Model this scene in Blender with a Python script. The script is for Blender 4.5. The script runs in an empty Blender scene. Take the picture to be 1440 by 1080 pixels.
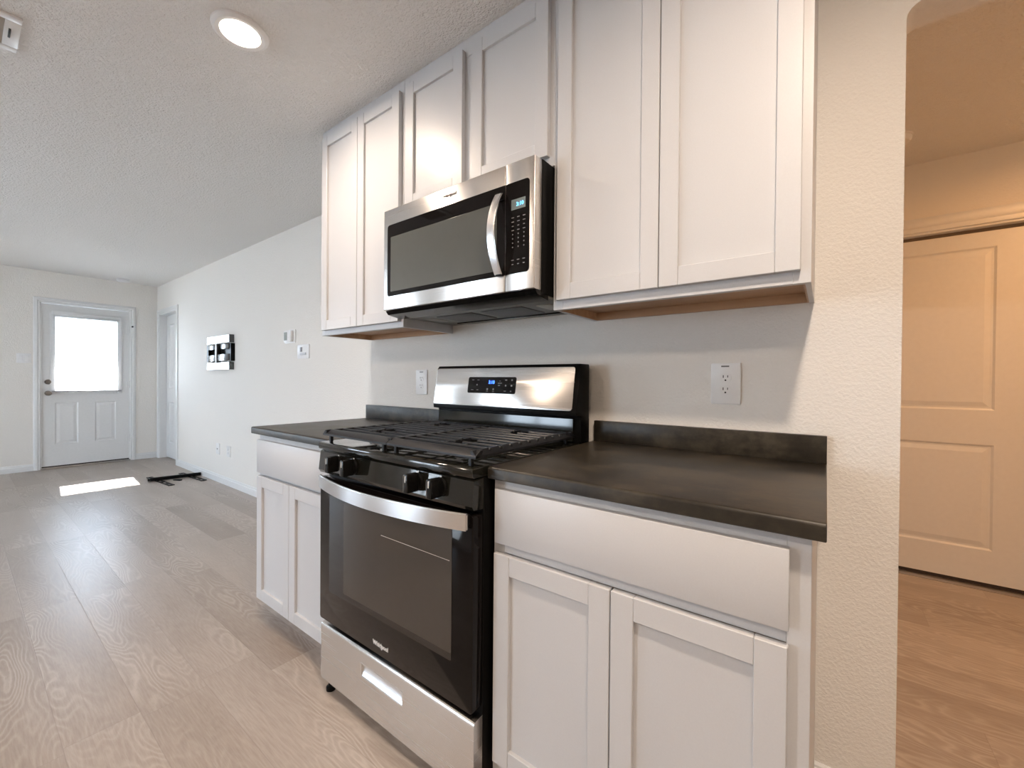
import bpy, bmesh, math, random
from mathutils import Vector, Matrix
C = bpy.context.scene.collection
SC = bpy.context.scene
PI = math.pi

# ------------------------------------------------------------------ camera
F, YAW, PITCH, ROLL = 588.79, 0.644, -0.0078, 0.0079
CAM = Vector((1.4791, -1.4821, 1.141))
fw = Vector((-math.sin(YAW)*math.cos(PITCH), math.cos(YAW)*math.cos(PITCH), math.sin(PITCH)))
rt0 = Vector((math.cos(YAW), math.sin(YAW), 0)); up0 = rt0.cross(fw)
rt = rt0*math.cos(ROLL)+up0*math.sin(ROLL); up = up0*math.cos(ROLL)-rt0*math.sin(ROLL)
cd = bpy.data.cameras.new('camera'); cam = bpy.data.objects.new('camera', cd); C.objects.link(cam)
cd.sensor_width = 36; cd.lens = F/1440*36; cd.clip_start = 0.02
m = Matrix((rt, up, -fw)).transposed().to_4x4(); m.translation = CAM; cam.matrix_world = m
SC.camera = cam

# ------------------------------------------------------------------ colour management, sky, sun
vs = SC.view_settings
vs.view_transform = 'Standard'; vs.look = 'None'; vs.gamma = 1; vs.use_curve_mapping = False
vs.exposure = 0.53
SC.cycles.max_bounces = 12; SC.cycles.diffuse_bounces = 6; SC.cycles.glossy_bounces = 5
SC.cycles.sample_clamp_indirect = 6
w = bpy.data.worlds.new('sky'); SC.world = w; w.use_nodes = True
nt = w.node_tree; nt.nodes.clear()
o_ = nt.nodes.new('ShaderNodeOutputWorld'); b_ = nt.nodes.new('ShaderNodeBackground')
tc_ = nt.nodes.new('ShaderNodeTexCoord'); sx_ = nt.nodes.new('ShaderNodeSeparateXYZ'); rp_ = nt.nodes.new('ShaderNodeValToRGB')
nt.links.new(tc_.outputs['Generated'], sx_.inputs[0]); nt.links.new(sx_.outputs['Z'], rp_.inputs[0])
rp_.color_ramp.elements[0].color = (0.72, 0.86, 1.0, 1); rp_.color_ramp.elements[1].color = (0.48, 0.69, 1.0, 1)
nt.links.new(rp_.outputs[0], b_.inputs[0]); nt.links.new(b_.outputs[0], o_.inputs[0])
b_.inputs['Strength'].default_value = 12.0
SUN_DIR = Vector((1.33, -0.10, -0.98)).normalized()
sl = bpy.data.lights.new('sun', 'SUN'); sl.energy = 40; sl.angle = math.radians(0.53); sl.color = (1.0, 0.96, 0.9)
so = bpy.data.objects.new('sun', sl); C.objects.link(so); so.location = (-12, 0, 8)
so.rotation_euler = SUN_DIR.to_track_quat('-Z', 'Y').to_euler()

def portal(name, loc, w_, h_, direction):
    l = bpy.data.lights.new(name, 'AREA'); l.shape = 'RECTANGLE'; l.size = w_; l.size_y = h_
    l.cycles.is_portal = True
    o = bpy.data.objects.new(name, l); C.objects.link(o); o.location = loc
    o.rotation_euler = Vector(direction).to_track_quat('-Z', 'Z').to_euler()
portal('door_window_portal', (-6.30, -0.437, 1.43), 0.62, 0.96, (1, 0, 0))
portal('patio_window_portal', (-2.95, -5.55, 1.15), 1.6, 2.0, (0, 1, 0))
portal('added_window_portal', (-5.35, -5.55, 1.45), .85, 1.3, (0, 1, 0))  # sky portal of the added back wall opening
portal('front_window_portal', (-6.40, -3.95, 1.45), 1.6, 1.3, (1, 0, 0))
CEIL = 2.446
CAN_POWER, CAN_COL = 14.0, (1.0, 0.80, 0.63)
HALL_POWER, HALL_COL = 11.5, (1.0, 0.47, 0.16)

# ------------------------------------------------------------------ node helpers and materials
def nmat(name):
    mt = bpy.data.materials.new(name); mt.use_nodes = True
    return mt, mt.node_tree, mt.node_tree.nodes['Principled BSDF']
class N:
    def __init__(s, t): s.t = t
    def new(s, kind, **kw):
        n = s.t.nodes.new(kind)
        for k, v in kw.items(): setattr(n, k, v)
        return n
    def link(s, a, b): s.t.links.new(a, b)
    def math(s, op, a, b=None, c=None, clamp=False):
        n = s.t.nodes.new('ShaderNodeMath'); n.operation = op; n.use_clamp = clamp
        for i, v in enumerate((a, b, c)):
            if v is None: continue
            if isinstance(v, (int, float)): n.inputs[i].default_value = v
            else: s.link(v, n.inputs[i])
        return n.outputs[0]
    def vec(s, x, y, z):
        n = s.t.nodes.new('ShaderNodeCombineXYZ')
        for i, v in enumerate((x, y, z)):
            if isinstance(v, (int, float)): n.inputs[i].default_value = v
            else: s.link(v, n.inputs[i])
        return n.outputs[0]
    def noise(s, vec, scale, detail=2, rough=.5):
        n = s.t.nodes.new('ShaderNodeTexNoise'); n.inputs['Scale'].default_value = scale
        n.inputs['Detail'].default_value = detail; n.inputs['Roughness'].default_value = rough
        if vec is not None: s.link(vec, n.inputs['Vector'])
        return n.outputs['Fac']
    def ramp(s, fac, stops):
        n = s.t.nodes.new('ShaderNodeValToRGB'); r = n.color_ramp
        while len(r.elements) < len(stops): r.elements.new(.5)
        for e, (p, c) in zip(r.elements, stops): e.position = p; e.color = c if len(c) == 4 else (*c, 1)
        s.link(fac, n.inputs[0]); return n.outputs[0]
    def mix(s, fac, a, b, mode='MIX'):
        n = s.t.nodes.new('ShaderNodeMix'); n.data_type = 'RGBA'; n.blend_type = mode
        for sock, v in ((n.inputs[0], fac), (n.inputs[6], a), (n.inputs[7], b)):
            if isinstance(v, (int, float)): sock.default_value = v
            elif isinstance(v, tuple): sock.default_value = (*v, 1) if len(v) == 3 else v
            else: s.link(v, sock)
        return n.outputs[2]
    def bump(s, h, strength, dist, bsdf):
        n = s.t.nodes.new('ShaderNodeBump'); n.inputs['Strength'].default_value = strength
        n.inputs['Distance'].default_value = dist; s.link(h, n.inputs['Height']); s.link(n.outputs[0], bsdf.inputs['Normal'])

def simple(name, col, rough=.5, metal=0, spec=.5, coat=0, bump=None, var=0):
    mt, t, b = nmat(name); g = N(t)
    b.inputs['Base Color'].default_value = (*col, 1); b.inputs['Roughness'].default_value = rough
    b.inputs['Metallic'].default_value = metal; b.inputs['Specular IOR Level'].default_value = spec
    b.inputs['Coat Weight'].default_value = coat; b.inputs['Coat Roughness'].default_value = .05
    tc = g.new('ShaderNodeTexCoord').outputs['Object']
    nz = g.noise(tc, bump[0] if bump else 40, 3)
    if bump: g.bump(nz, bump[1], bump[2], b)
    v = var or .03
    g.link(g.mix(g.ramp(nz, [(.3, (1-v,)*3), (.7, (1+0*v,)*3)]), (0, 0, 0), tuple(col), 'MIX') if False else
           g.mix(1.0, tuple(col), g.ramp(nz, [(.3, (1-v,)*3), (.7, (1, 1, 1))]), 'MULTIPLY'), b.inputs['Base Color'])
    return mt
def emis(name, col, s):
    mt, t, b = nmat(name); b.inputs['Base Color'].default_value = (*col, 1)
    b.inputs['Emission Color'].default_value = (*col, 1); b.inputs['Emission Strength'].default_value = s
    return mt

def wall_mat(name, col, scale, strength, dist, rough=.75):
    mt, t, b = nmat(name); g = N(t)
    tc = g.new('ShaderNodeTexCoord').outputs['Object']
    b.inputs['Roughness'].default_value = rough; b.inputs['Specular IOR Level'].default_value = .3
    n1 = g.noise(tc, scale, 3, .55); n2 = g.noise(tc, scale*.37, 2)
    h = g.ramp(g.math('ADD', g.math('MULTIPLY', n1, .7), g.math('MULTIPLY', n2, .3)), [(.40, (0,)*3), (.62, (1,)*3)])
    g.bump(h, strength, dist, b)
    b.inputs['Base Color'].default_value = (*col, 1)
    n3 = g.noise(tc, 1.3, 2)
    g.link(g.mix(n3, tuple(c*.97 for c in col), col), b.inputs['Base Color'])
    return mt
M_wall = wall_mat('wall_paint', (.80, .775, .735), 120, .36, .003)
M_ceil = wall_mat('ceiling_texture', (.80, .79, .775), 95, .75, .005, .9)
M_trim = simple('trim_paint', (.74, .745, .745), .35)
M_cab = simple('cabinet_paint', (.585, .595, .615), .36, bump=(300, .03, .001))
M_cabwood = None
M_black = simple('black_enamel', (.007, .007, .007), .10, spec=.25)
M_gloss = simple('glossy_black_enamel', (.010, .010, .008), .08, spec=.55)
M_blackm = simple('black_painted_metal', (.006, .006, .006), .32, spec=.08)
M_iron = simple('cast_iron', (.010, .011, .014), .36, spec=.35, bump=(400, .15, .001))
M_plas = simple('white_plastic', (.80, .80, .80), .35)
M_slot = simple('dark_slot', (.02, .02, .02), .6)
M_glassblk = simple('black_glass', (.006, .005, .005), .05, spec=.2)
M_window = simple('tinted_oven_glass', (.026, .021, .017), .05, spec=.5)
M_mwin = simple('tinted_microwave_glass', (.085, .09, .08), .09, spec=1.0)
M_nickel = simple('brushed_nickel', (.24, .22, .20), .3, metal=1)
M_brass = simple('aged_brass', (.32, .27, .2), .35, metal=1)
M_steelblk = simple('glossy_black_steel', (.02, .022, .026), .22, spec=.9, coat=.6)
M_logo_l = simple('light_logo_print', (.75, .75, .75), .4)
M_logo_d = simple('dark_logo_print', (.05, .045, .04), .4)
M_key = simple('grey_key_print', (.22, .22, .22), .5)
M_blue = emis('blue_clock_digits', (.03, .12, 1.0), 5)
M_cyan = emis('cyan_clock_digits', (.10, .45, .9), 2.2)
M_lcd = simple('display_window', (.16, .20, .20), .25)
M_lens = emis('lamp_lens', (1.0, .86, .70), 14)
M_lens2 = emis('warm_lamp_lens', (1.0, .75, .5), 8)
M_alu = simple('threshold_metal', (.45, .42, .40), .4, metal=1)
M_rubber = simple('dark_weatherstrip', (.03, .02, .018), .8)
M_conc = simple('pale_concrete', (.55, .55, .53), .9, bump=(30, .2, .01), var=.15)
M_fence = simple('white_vinyl', (.75, .76, .78), .5)
M_roof = simple('shingle_roof', (.18, .17, .16), .9, var=.3)
M_silvr = simple('pale_filter_mesh', (.10, .10, .10), .4, metal=.6, bump=(600, .6, .002))

def glass_mat():
    mt, t, b = nmat('window_glass'); g = N(t)
    t.nodes.remove(b); out = t.nodes['Material Output']
    tr = g.new('ShaderNodeBsdfTransparent'); gl = g.new('ShaderNodeBsdfGlossy'); gl.inputs['Roughness'].default_value = .02
    fr = g.new('ShaderNodeFresnel'); fr.inputs['IOR'].default_value = 1.45; mx = g.new('ShaderNodeMixShader')
    g.link(fr.outputs[0], mx.inputs[0]); g.link(tr.outputs[0], mx.inputs[1]); g.link(gl.outputs[0], mx.inputs[2])
    g.link(mx.outputs[0], out.inputs[0]); return mt
M_glass = glass_mat()

def steel_mat(name, col=(.72, .69, .66), rough=.27, aniso=.75, axis='Z'):
    mt, t, b = nmat(name); g = N(t)
    b.inputs['Metallic'].default_value = 1
    tc = g.new('ShaderNodeTexCoord').outputs['Object']
    mp = g.new('ShaderNodeMapping'); mp.inputs['Scale'].default_value = (2, 2, 500); g.link(tc, mp.inputs[0])
    n = g.noise(mp.outputs[0], 1.0, 2)
    g.link(g.mix(n, tuple(c*.99 for c in col), col), b.inputs['Base Color'])
    g.link(g.math('MULTIPLY_ADD', n, .02, rough-.01), b.inputs['Roughness'])
    b.inputs['Anisotropic'].default_value = aniso; b.inputs['Anisotropic Rotation'].default_value = .25
    tg = g.new('ShaderNodeTangent'); tg.direction_type = 'RADIAL'; tg.axis = axis
    g.link(tg.outputs[0], b.inputs['Tangent'])
    return mt
M_steel = steel_mat('brushed_stainless')
M_steelh = steel_mat('handle_stainless', (.82, .82, .82), .24, .5)

def wood_mat():
    mt, t, b = nmat('natural_maple'); g = N(t)
    tc = g.new('ShaderNodeTexCoord').outputs['Object']
    mp = g.new('ShaderNodeMapping'); mp.inputs['Scale'].default_value = (1.5, 30, 30); g.link(tc, mp.inputs[0])
    n = g.noise(mp.outputs[0], 1.5, 4)
    g.link(g.ramp(n, [(.3, (.40, .235, .13)), (.7, (.52, .33, .19))]), b.inputs['Base Color'])
    b.inputs['Roughness'].default_value = .45
    return mt
M_cabwood = wood_mat()

def counter_mat():
    mt, t, b = nmat('dark_laminate'); g = N(t)
    tc = g.new('ShaderNodeTexCoord').outputs['Object']
    n1 = g.noise(tc, 5, 6, .62); n2 = g.noise(tc, 45, 4, .6)
    mp = g.new('ShaderNodeMapping'); mp.inputs['Scale'].default_value = (3, 14, 14); mp.inputs['Rotation'].default_value = (0, 0, .5)
    g.link(tc, mp.inputs[0]); n3 = g.noise(mp.outputs[0], 1.4, 5, .65)
    v = g.math('ADD', g.math('MULTIPLY', n1, .55), g.math('ADD', g.math('MULTIPLY', n2, .2), g.math('MULTIPLY', n3, .3)))
    col = g.ramp(v, [(.42, (.012, .010, .008)), (.52, (.028, .0235, .017)), (.62, (.060, .050, .036))])
    # fine pale scuffs
    vo = g.new('ShaderNodeTexNoise'); vo.inputs['Scale'].default_value = 9; vo.inputs['Detail'].default_value = 1
    g.link(tc, vo.inputs['Vector'])
    band = g.math('COMPARE', vo.outputs['Fac'], .565, .0022)
    gate = g.ramp(g.noise(tc, 14, 1), [(.60, (0,)*3), (.66, (1,)*3)])
    sc = g.math('MULTIPLY', band, gate)
    g.link(g.mix(g.math('MULTIPLY', sc, .0), col, (.22, .19, .16)), b.inputs['Base Color'])
    g.link(g.ramp(v, [(.35, (.30,)*3), (.7, (.44,)*3)]), b.inputs['Roughness']); b.inputs['Specular IOR Level'].default_value = .35
    g.bump(n2, .05, .002, b)
    return mt
M_count = counter_mat()

def floor_mat():
    mt, t, b = nmat('vinyl_oak_planks'); g = N(t)
    tc = g.new('ShaderNodeTexCoord').outputs['Object']
    s = g.new('ShaderNodeSeparateXYZ'); g.link(tc, s.inputs[0]); X, Y = s.outputs['X'], s.outputs['Y']
    PW, PL = .182, 1.22
    yr = g.math('DIVIDE', g.math('ADD', Y, 20.03), PW); row = g.math('FLOOR', yr)
    wn = g.new('ShaderNodeTexWhiteNoise', noise_dimensions='1D'); g.link(row, wn.inputs['W'])
    xr = g.math('ADD', g.math('DIVIDE', g.math('ADD', X, 30), PL), g.math('MULTIPLY', wn.outputs['Value'], 7.3)); colm = g.math('FLOOR', xr)
    wi = g.new('ShaderNodeTexWhiteNoise', noise_dimensions='2D'); g.link(g.vec(row, colm, 0), wi.inputs['Vector']); idv = wi.outputs['Value']
    fy = g.math('FRACT', yr); fx = g.math('FRACT', xr)
    ey = g.math('MULTIPLY', g.math('MINIMUM', fy, g.math('SUBTRACT', 1, fy)), PW)
    ex = g.math('MULTIPLY', g.math('MINIMUM', fx, g.math('SUBTRACT', 1, fx)), PL)
    e = g.math('MINIMUM', ex, ey)
    seam = g.math('SUBTRACT', 1, g.math('DIVIDE', e, .0018), clamp=True)
    off = g.math('MULTIPLY', idv, 57)
    # cathedral grain: contour lines of stretched noise
    base = g.noise(g.vec(g.math('MULTIPLY', X, 1.5), g.math('MULTIPLY', Y, 6.5), off), 1, 1.6, .5)
    wob = g.noise(g.vec(g.math('MULTIPLY', X, 30), g.math('MULTIPLY', Y, 60), off), 1, 2)
    ph = g.math('ADD', g.math('MULTIPLY', base, 26), g.math('MULTIPLY', wob, .5))
    tri = g.math('MULTIPLY', g.math('PINGPONG', ph, .5), 2)
    line = g.ramp(tri, [(.0, (0,)*3), (.5, (.25,)*3), (.95, (1,)*3)])
    fine = g.noise(g.vec(g.math('MULTIPLY', X, 14), g.math('MULTIPLY', Y, 190), off), 1, 4, .6)
    blot = g.noise(g.vec(g.math('MULTIPLY', X, 1.2), g.math('MULTIPLY', Y, 5), off), 1, 2)
    gate = g.ramp(g.noise(g.vec(g.math('MULTIPLY', X, 1.0), g.math('MULTIPLY', Y, 4), g.math('ADD', off, 9)), 1, 1), [(.42, (.12,)*3), (.62, (1,)*3)])
    light = g.math('MULTIPLY', line, gate)
    v = g.math('ADD', g.math('MULTIPLY', fine, .5), g.math('ADD', g.math('MULTIPLY', blot, .35), g.math('MULTIPLY', idv, .16)))
    c0 = g.ramp(v, [(.34, (.27, .222, .185)), (.55, (.36, .308, .268)), (.78, (.46, .41, .365))])
    c1 = g.mix(g.math('MULTIPLY', light, .36), c0, (.62, .57, .52))
    c2 = g.mix(g.math('MULTIPLY', seam, .35), c1, (.16, .12, .10))
    g.link(c2, b.inputs['Base Color'])
    g.link(g.ramp(fine, [(.3, (.29,)*3), (.7, (.43,)*3)]), b.inputs['Roughness'])
    b.inputs['Specular IOR Level'].default_value = .5
    h = g.math('ADD', g.math('MULTIPLY', fine, .5), g.math('SUBTRACT', g.math('MULTIPLY', light, .4), seam))
    g.bump(h, .22, .0015, b)
    return mt
M_floor = floor_mat()

# ------------------------------------------------------------------ mesh helpers
def bx(bm, x0, x1, y0, y1, z0, z1, bev=0, seg=2, rot=None):
    r = bmesh.ops.create_cube(bm, size=1); vs_ = r['verts']
    for v in vs_:
        v.co = Vector(((x0+x1)/2+v.co.x*(x1-x0), (y0+y1)/2+v.co.y*(y1-y0), (z0+z1)/2+v.co.z*(z1-z0)))
    if bev:
        es = list({e for v in vs_ for e in v.link_edges})
        q = bmesh.ops.bevel(bm, geom=es, offset=bev, segments=seg, affect='EDGES', profile=.5)
        vs_ = list({v for f in q['faces'] for v in f.verts} | {v for v in vs_ if v.is_valid})
    if rot: bmesh.ops.transform(bm, matrix=rot, verts=[v for v in vs_ if v.is_valid])
    return vs_
def box(*a, **k):
    bm = bmesh.new(); bx(bm, *a, **k); return bm
def prism(bm, pts, axis, a, b, bev=0, seg=2):
    """polygon pts (2D) extruded along axis from a to b; 'x': pts=(y,z) 'y': (x,z) 'z': (x,y)"""
    def P(p, q): return {'x': (q, p[0], p[1]), 'y': (p[0], q, p[1]), 'z': (p[0], p[1], q)}[axis]
    A = [bm.verts.new(P(p, a)) for p in pts]; B = [bm.verts.new(P(p, b)) for p in pts]
    fs = [bm.faces.new(A), bm.faces.new(B[::-1])]; n = len(pts)
    for i in range(n): fs.append(bm.faces.new((A[i], B[i], B[(i+1) % n], A[(i+1) % n])))
    bmesh.ops.recalc_face_normals(bm, faces=fs)
    if bev:
        es = [e for f in fs[:2] for e in f.edges]
        bmesh.ops.bevel(bm, geom=es, offset=bev, segments=seg, affect='EDGES', profile=.5)
def rrect(x0, x1, z0, z1, r, n=5):
    o = []
    for cx, cz, a0 in ((x1-r, z1-r, 0), (x0+r, z1-r, 90), (x0+r, z0+r, 180), (x1-r, z0+r, 270)):
        for i in range(n+1):
            a = math.radians(a0+90*i/n); o.append((cx+r*math.cos(a), cz+r*math.sin(a)))
    return o
def lathe(bm, prof, center, axis='z', n=32):
    """prof: list of (r, h)"""
    rings = []
    for r, h in prof:
        ring = []
        for i in range(n):
            a = 2*PI*i/n; u, v = r*math.cos(a), r*math.sin(a)
            p = {'z': (u, v, h), 'y': (u, h, v), 'x': (h, u, v)}[axis]
            ring.append(bm.verts.new(Vector(center)+Vector(p)))
        rings.append(ring)
    fs = []
    for k in range(len(rings)-1):
        for i in range(n):
            fs.append(bm.faces.new((rings[k][i], rings[k][(i+1) % n], rings[k+1][(i+1) % n], rings[k+1][i])))
    fs.append(bm.faces.new(rings[0][::-1])); fs.append(bm.faces.new(rings[-1]))
    bmesh.ops.recalc_face_normals(bm, faces=fs)
def sweep(bm, path, w, h, up_=Vector((0, 0, 1)), bev=0):
    """rectangular section w (sideways) x h (along up) swept along path"""
    rings = []
    for i, p in enumerate(path):
        p = Vector(p); a = Vector(path[max(i-1, 0)]); b = Vector(path[min(i+1, len(path)-1)])
        t = (b-a).normalized(); sd = t.cross(up_).normalized()
        rings.append([bm.verts.new(p+sd*w/2*sx+up_*h/2*sz) for sx, sz in ((-1, -1), (1, -1), (1, 1), (-1, 1))])
    fs = [bm.faces.new(rings[0]), bm.faces.new(rings[-1][::-1])]
    for k in range(len(rings)-1):
        for i in range(4): fs.append(bm.faces.new((rings[k][i], rings[k+1][i], rings[k+1][(i+1) % 4], rings[k][(i+1) % 4])))
    bmesh.ops.recalc_face_normals(bm, faces=fs)
    if bev:
        es = [e for e in bm.edges if e.is_valid and len(e.link_faces) == 2 and e.calc_face_angle(0) > .6]
        bmesh.ops.bevel(bm, geom=es, offset=bev, segments=2, affect='EDGES')
def root_loc(o):
    l = Vector((0, 0, 0))
    while o: l += o.location; o = o.parent
    return l
def obj(name, bm, mat, parent=None, origin=None, smooth=True):
    me = bpy.data.meshes.new(name); l = root_loc(parent) if parent else Vector(origin or (0, 0, 0))
    if origin is not None and parent: l = Vector(origin)
    bmesh.ops.translate(bm, vec=-l, verts=bm.verts)
    if smooth:
        for f in bm.faces: f.smooth = True
        for e in bm.edges:
            if len(e.link_faces) == 2 and e.calc_face_angle(0) > math.radians(35): e.smooth = False
            elif len(e.link_faces) != 2: e.smooth = False
    bm.to_mesh(me); bm.free()
    for mm in (mat if isinstance(mat, (list, tuple)) else [mat]): me.materials.append(mm)
    o = bpy.data.objects.new(name, me); C.objects.link(o)
    if parent:
        o.parent = parent
        o.location = l-root_loc(parent)
    else: o.location = l
    return o
def struct(name, bm, mat, parent=None):
    o = obj(name, bm, mat, parent)
    if not parent: o['kind'] = 'structure'
    return o
def sempty(name, loc):
    o = bpy.data.objects.new(name, None); C.objects.link(o); o.location = loc; o['kind'] = 'structure'; o.empty_display_size = .1; return o
def thing(name, label, cat, loc, group=None):
    o = bpy.data.objects.new(name, None); C.objects.link(o); o.location = loc; o.empty_display_size = .1
    return tag(o, label, cat, group)
def tag(o, label, cat, group=None):
    o['label'] = label; o['category'] = cat
    if group: o['group'] = group
    return o
def copy_thing(t, loc, label=None):
    r = t.copy(); C.objects.link(r); r.location = loc
    if label: r['label'] = label
    def rec(a, b):
        for ch in list(a.children):
            c = ch.copy(); C.objects.link(c); c.parent = b; rec(ch, c)
    rec(t, r); return r
def text(name, body, size, mat, parent, M, extrude=.0002, bold=0, sx=1.0):
    cu = bpy.data.curves.new(name, 'FONT'); cu.body = body; cu.size = size; cu.extrude = extrude; cu.offset = bold
    cu.align_x = 'CENTER'; cu.align_y = 'CENTER'; cu.resolution_u = 4
    tmp = bpy.data.objects.new('tmp', cu); C.objects.link(tmp)
    dg = bpy.context.evaluated_depsgraph_get()
    me = bpy.data.meshes.new_from_object(tmp.evaluated_get(dg)); bpy.data.objects.remove(tmp); bpy.data.curves.remove(cu)
    me.name = name; me.materials.clear(); me.materials.append(mat)
    me.transform(Matrix.Diagonal((sx, 1, 1, 1))); me.transform(M)
    me.transform(Matrix.Translation(-root_loc(parent)))
    o = bpy.data.objects.new(name, me); C.objects.link(o); o.parent = parent; return o
def facing_front(x, y, z, tilt=0):     # text facing -y
    return Matrix.Translation((x, y, z)) @ Matrix.Rotation(PI/2+tilt, 4, 'X')
def join_text(ob_mesh_list): pass

# ------------------------------------------------------------------ the room shell
XL, XR, YB = -6.22, 3.6, -5.4          # door wall, right wall, back wall
YL = .272                               # living wall
KX0, KX1, KT = -.68, 1.635, .11         # kitchen wall ends, thickness
struct('floor', box(XL-.2, 4.2, YB-.15, 2.3, -.05, 0), M_floor)
bm = box(XL-.15, 4.2, YB-.15, 2.3, CEIL, CEIL+.1)
struct('ceiling', bm, M_ceil)
# kitchen wall (behind the range) with its return to the living wall, the opening header and the far part
bm = bmesh.new()
bx(bm, KX0, KX1, 0, KT, 0, CEIL)
bx(bm, KX0, KX0+.11, KT, YL, 0, CEIL)
OP1, HZ, r = 2.62, 2.12, .035
bx(bm, OP1, XR, 0, KT, 0, CEIL)
pts = [(KX1, CEIL), (KX1, HZ-.03)]
pts += [(KX1+r-r*math.cos(math.radians(a)), HZ-r+r*math.sin(math.radians(a))) for a in range(0, 91, 15)]
pts += [(OP1-r+r*math.cos(math.radians(a)), HZ-r+r*math.sin(math.radians(a))) for a in range(90, -1, -15)]
pts += [(OP1, HZ-.03), (OP1, CEIL)]
pts = [p for i, p in enumerate(pts) if i == 0 or (Vector(p)-Vector(pts[i-1])).length > 1e-4]
prism(bm, pts, 'y', 0, KT)
bmesh.ops.remove_doubles(bm, verts=bm.verts, dist=1e-6)
struct('wall_kitchen', bm, M_wall)
# living wall with the side door opening
LD0, LD1, LDZ = -6.13, -5.345, 2.045
bm = bmesh.new()
bx(bm, LD1, KX0+.001, YL, YL+.115, 0, CEIL)
bx(bm, XL-.01, LD0, YL, YL+.115, 0, CEIL)
bx(bm, LD0, LD1, YL, YL+.115, LDZ, CEIL)
struct('wall_living', bm, M_wall)
# door wall with front door opening
FD0, FD1, FDZ = -.85, -.02, 2.062
bm = bmesh.new()
FW0, FW1 = -4.7, -3.2
bx(bm, XL-.13, XL, YB, FW0, 0, CEIL); bx(bm, XL-.13, XL, FW1, FD0, 0, CEIL); bx(bm, XL-.13, XL, FW0, FW1, 0, .8); bx(bm, XL-.13, XL, FW0, FW1, 2.1, CEIL)
bx(bm, XL-.13, XL, FD1, YL+.2, 0, CEIL)
bx(bm, XL-.13, XL, FD0, FD1, FDZ, CEIL)
struct('wall_left', bm, M_wall)
# back wall with a patio window and an added unseen window that brightens the living room
PW0, PW1, PZ0, PZ1 = -3.75, -2.15, .12, 2.12
LW0, LW1, LZ0, LZ1 = -5.75, -4.95, .8, 2.1
bm = bmesh.new()
for a, b, c, d in ((XL-.13, LW0, 0, CEIL), (LW0, LW1, 0, LZ0), (LW0, LW1, LZ1, CEIL), (LW1, PW0, 0, CEIL),
                   (PW0, PW1, 0, PZ0), (PW0, PW1, PZ1, CEIL), (PW1, XR+.1, 0, CEIL)):
    bx(bm, a, b, YB-.13, YB, c, d)
struct('wall_back', bm, M_wall)
struct('wall_right', box(XR, XR+.1, YB, 2.3, 0, CEIL), M_wall)
struct('wall_hall_light_block', box(1.0, XR+.1, 2.2, 2.3, 0, CEIL), M_wall)  # unseen wall added to block sky light leaking round the hall door
struct('wall_hall_side', box(1.05, 1.15, KT, 2.15, 0, CEIL), M_wall)
HY = 1.955; HD0, HD1, HDZ = 1.53, 2.43, 2.035
bm = bmesh.new()
bx(bm, 1.0, HD0, HY, HY+.12, 0, CEIL); bx(bm, HD1, XR, HY, HY+.12, 0, CEIL); bx(bm, HD0, HD1, HY, HY+.12, HDZ, CEIL)
struct('wall_hall_back', bm, M_wall)
# space behind the living room side door
bm = bmesh.new(); bx(bm, XL-.13, LD1+.2, 1.2, 1.25, 0, CEIL); bx(bm, LD1+.2, LD1+.25, YL+.115, 1.25, 0, CEIL); bx(bm, XL-.18, XL-.13, YL, 1.25, 0, CEIL)
struct('wall_closet', bm, M_wall)

def baseboard(name, x0, x1, y0, y1, face, h=.083, t=.013):
    """face: direction the board faces"""
    bm = bmesh.new()
    prof = [(0, 0), (t, 0), (t, h*.70), (t*.6, h*.78), (t*.6, h*.90), (t*.25, h), (0, h)]
    if face == '-y': prism(bm, [(y0-p[0], p[1]) for p in prof], 'x', x0, x1)
    if face == '+y': prism(bm, [(y0+p[0], p[1]) for p in prof], 'x', x0, x1)
    if face == '+x': prism(bm, [(x0+p[0], p[1]) for p in prof], 'y', y0, y1)
    if face == '-x': prism(bm, [(x0-p[0], p[1]) for p in prof], 'y', y0, y1)
    return struct(name, bm, M_trim)
baseboard('baseboard_living', LD1+.062, KX0, YL, YL, '-y')
baseboard('baseboard_left_near', XL, XL, FD1+.058, YL-.0, '+x')
baseboard('baseboard_left_far', XL, XL, YB, FD0-.058, '+x')
baseboard('baseboard_kitchen', 1.4635, KX1, 0, 0, '-y', h=.058)
baseboard('baseboard_back', XL, XR, YB, YB, '+y')
baseboard('baseboard_hall_left', 1.15, 1.48, HY, HY, '-y')
baseboard('baseboard_hall_right', 2.52, XR, HY, HY, '-y')

def casing_profile(w_=.058, t=.016):
    return [(0, 0), (0, t*.55), (w_*.12, t*.8), (w_*.3, t*.62), (w_*.42, t), (w_*.85, t*.95), (w_, t*.55), (w_, 0)]  # (distance outward, height off wall)
def casing(name, mode, a0, a1, top, wall, sgn, w_=.058):
    """frame around an opening; mode 'y': opening along x on a wall plane y=wall, boards project by sgn*y. mode 'x': opening along y."""
    bm = bmesh.new(); pr = casing_profile(w_)
    corners = [(a0, 0, (-1, 0)), (a0, top, (-1, 1)), (a1, top, (1, 1)), (a1, 0, (1, 0))]
    rings = []
    for a, z, (da, dz) in corners:
        ring = []
        for d, h in pr:
            A, Z, W = a+da*d, z+dz*d, wall+sgn*h
            ring.append(bm.verts.new((A, W, Z) if mode == 'y' else (W, A, Z)))
        rings.append(ring)
    n = len(pr); fs = [bm.faces.new(rings[0]), bm.faces.new(rings[-1][::-1])]
    for k in range(3):
        for i in range(n): fs.append(bm.faces.new((rings[k][i], rings[k][(i+1) % n], rings[k+1][(i+1) % n], rings[k+1][i])))
    bmesh.ops.recalc_face_normals(bm, faces=fs)
    return struct(name, bm, M_trim)
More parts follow.
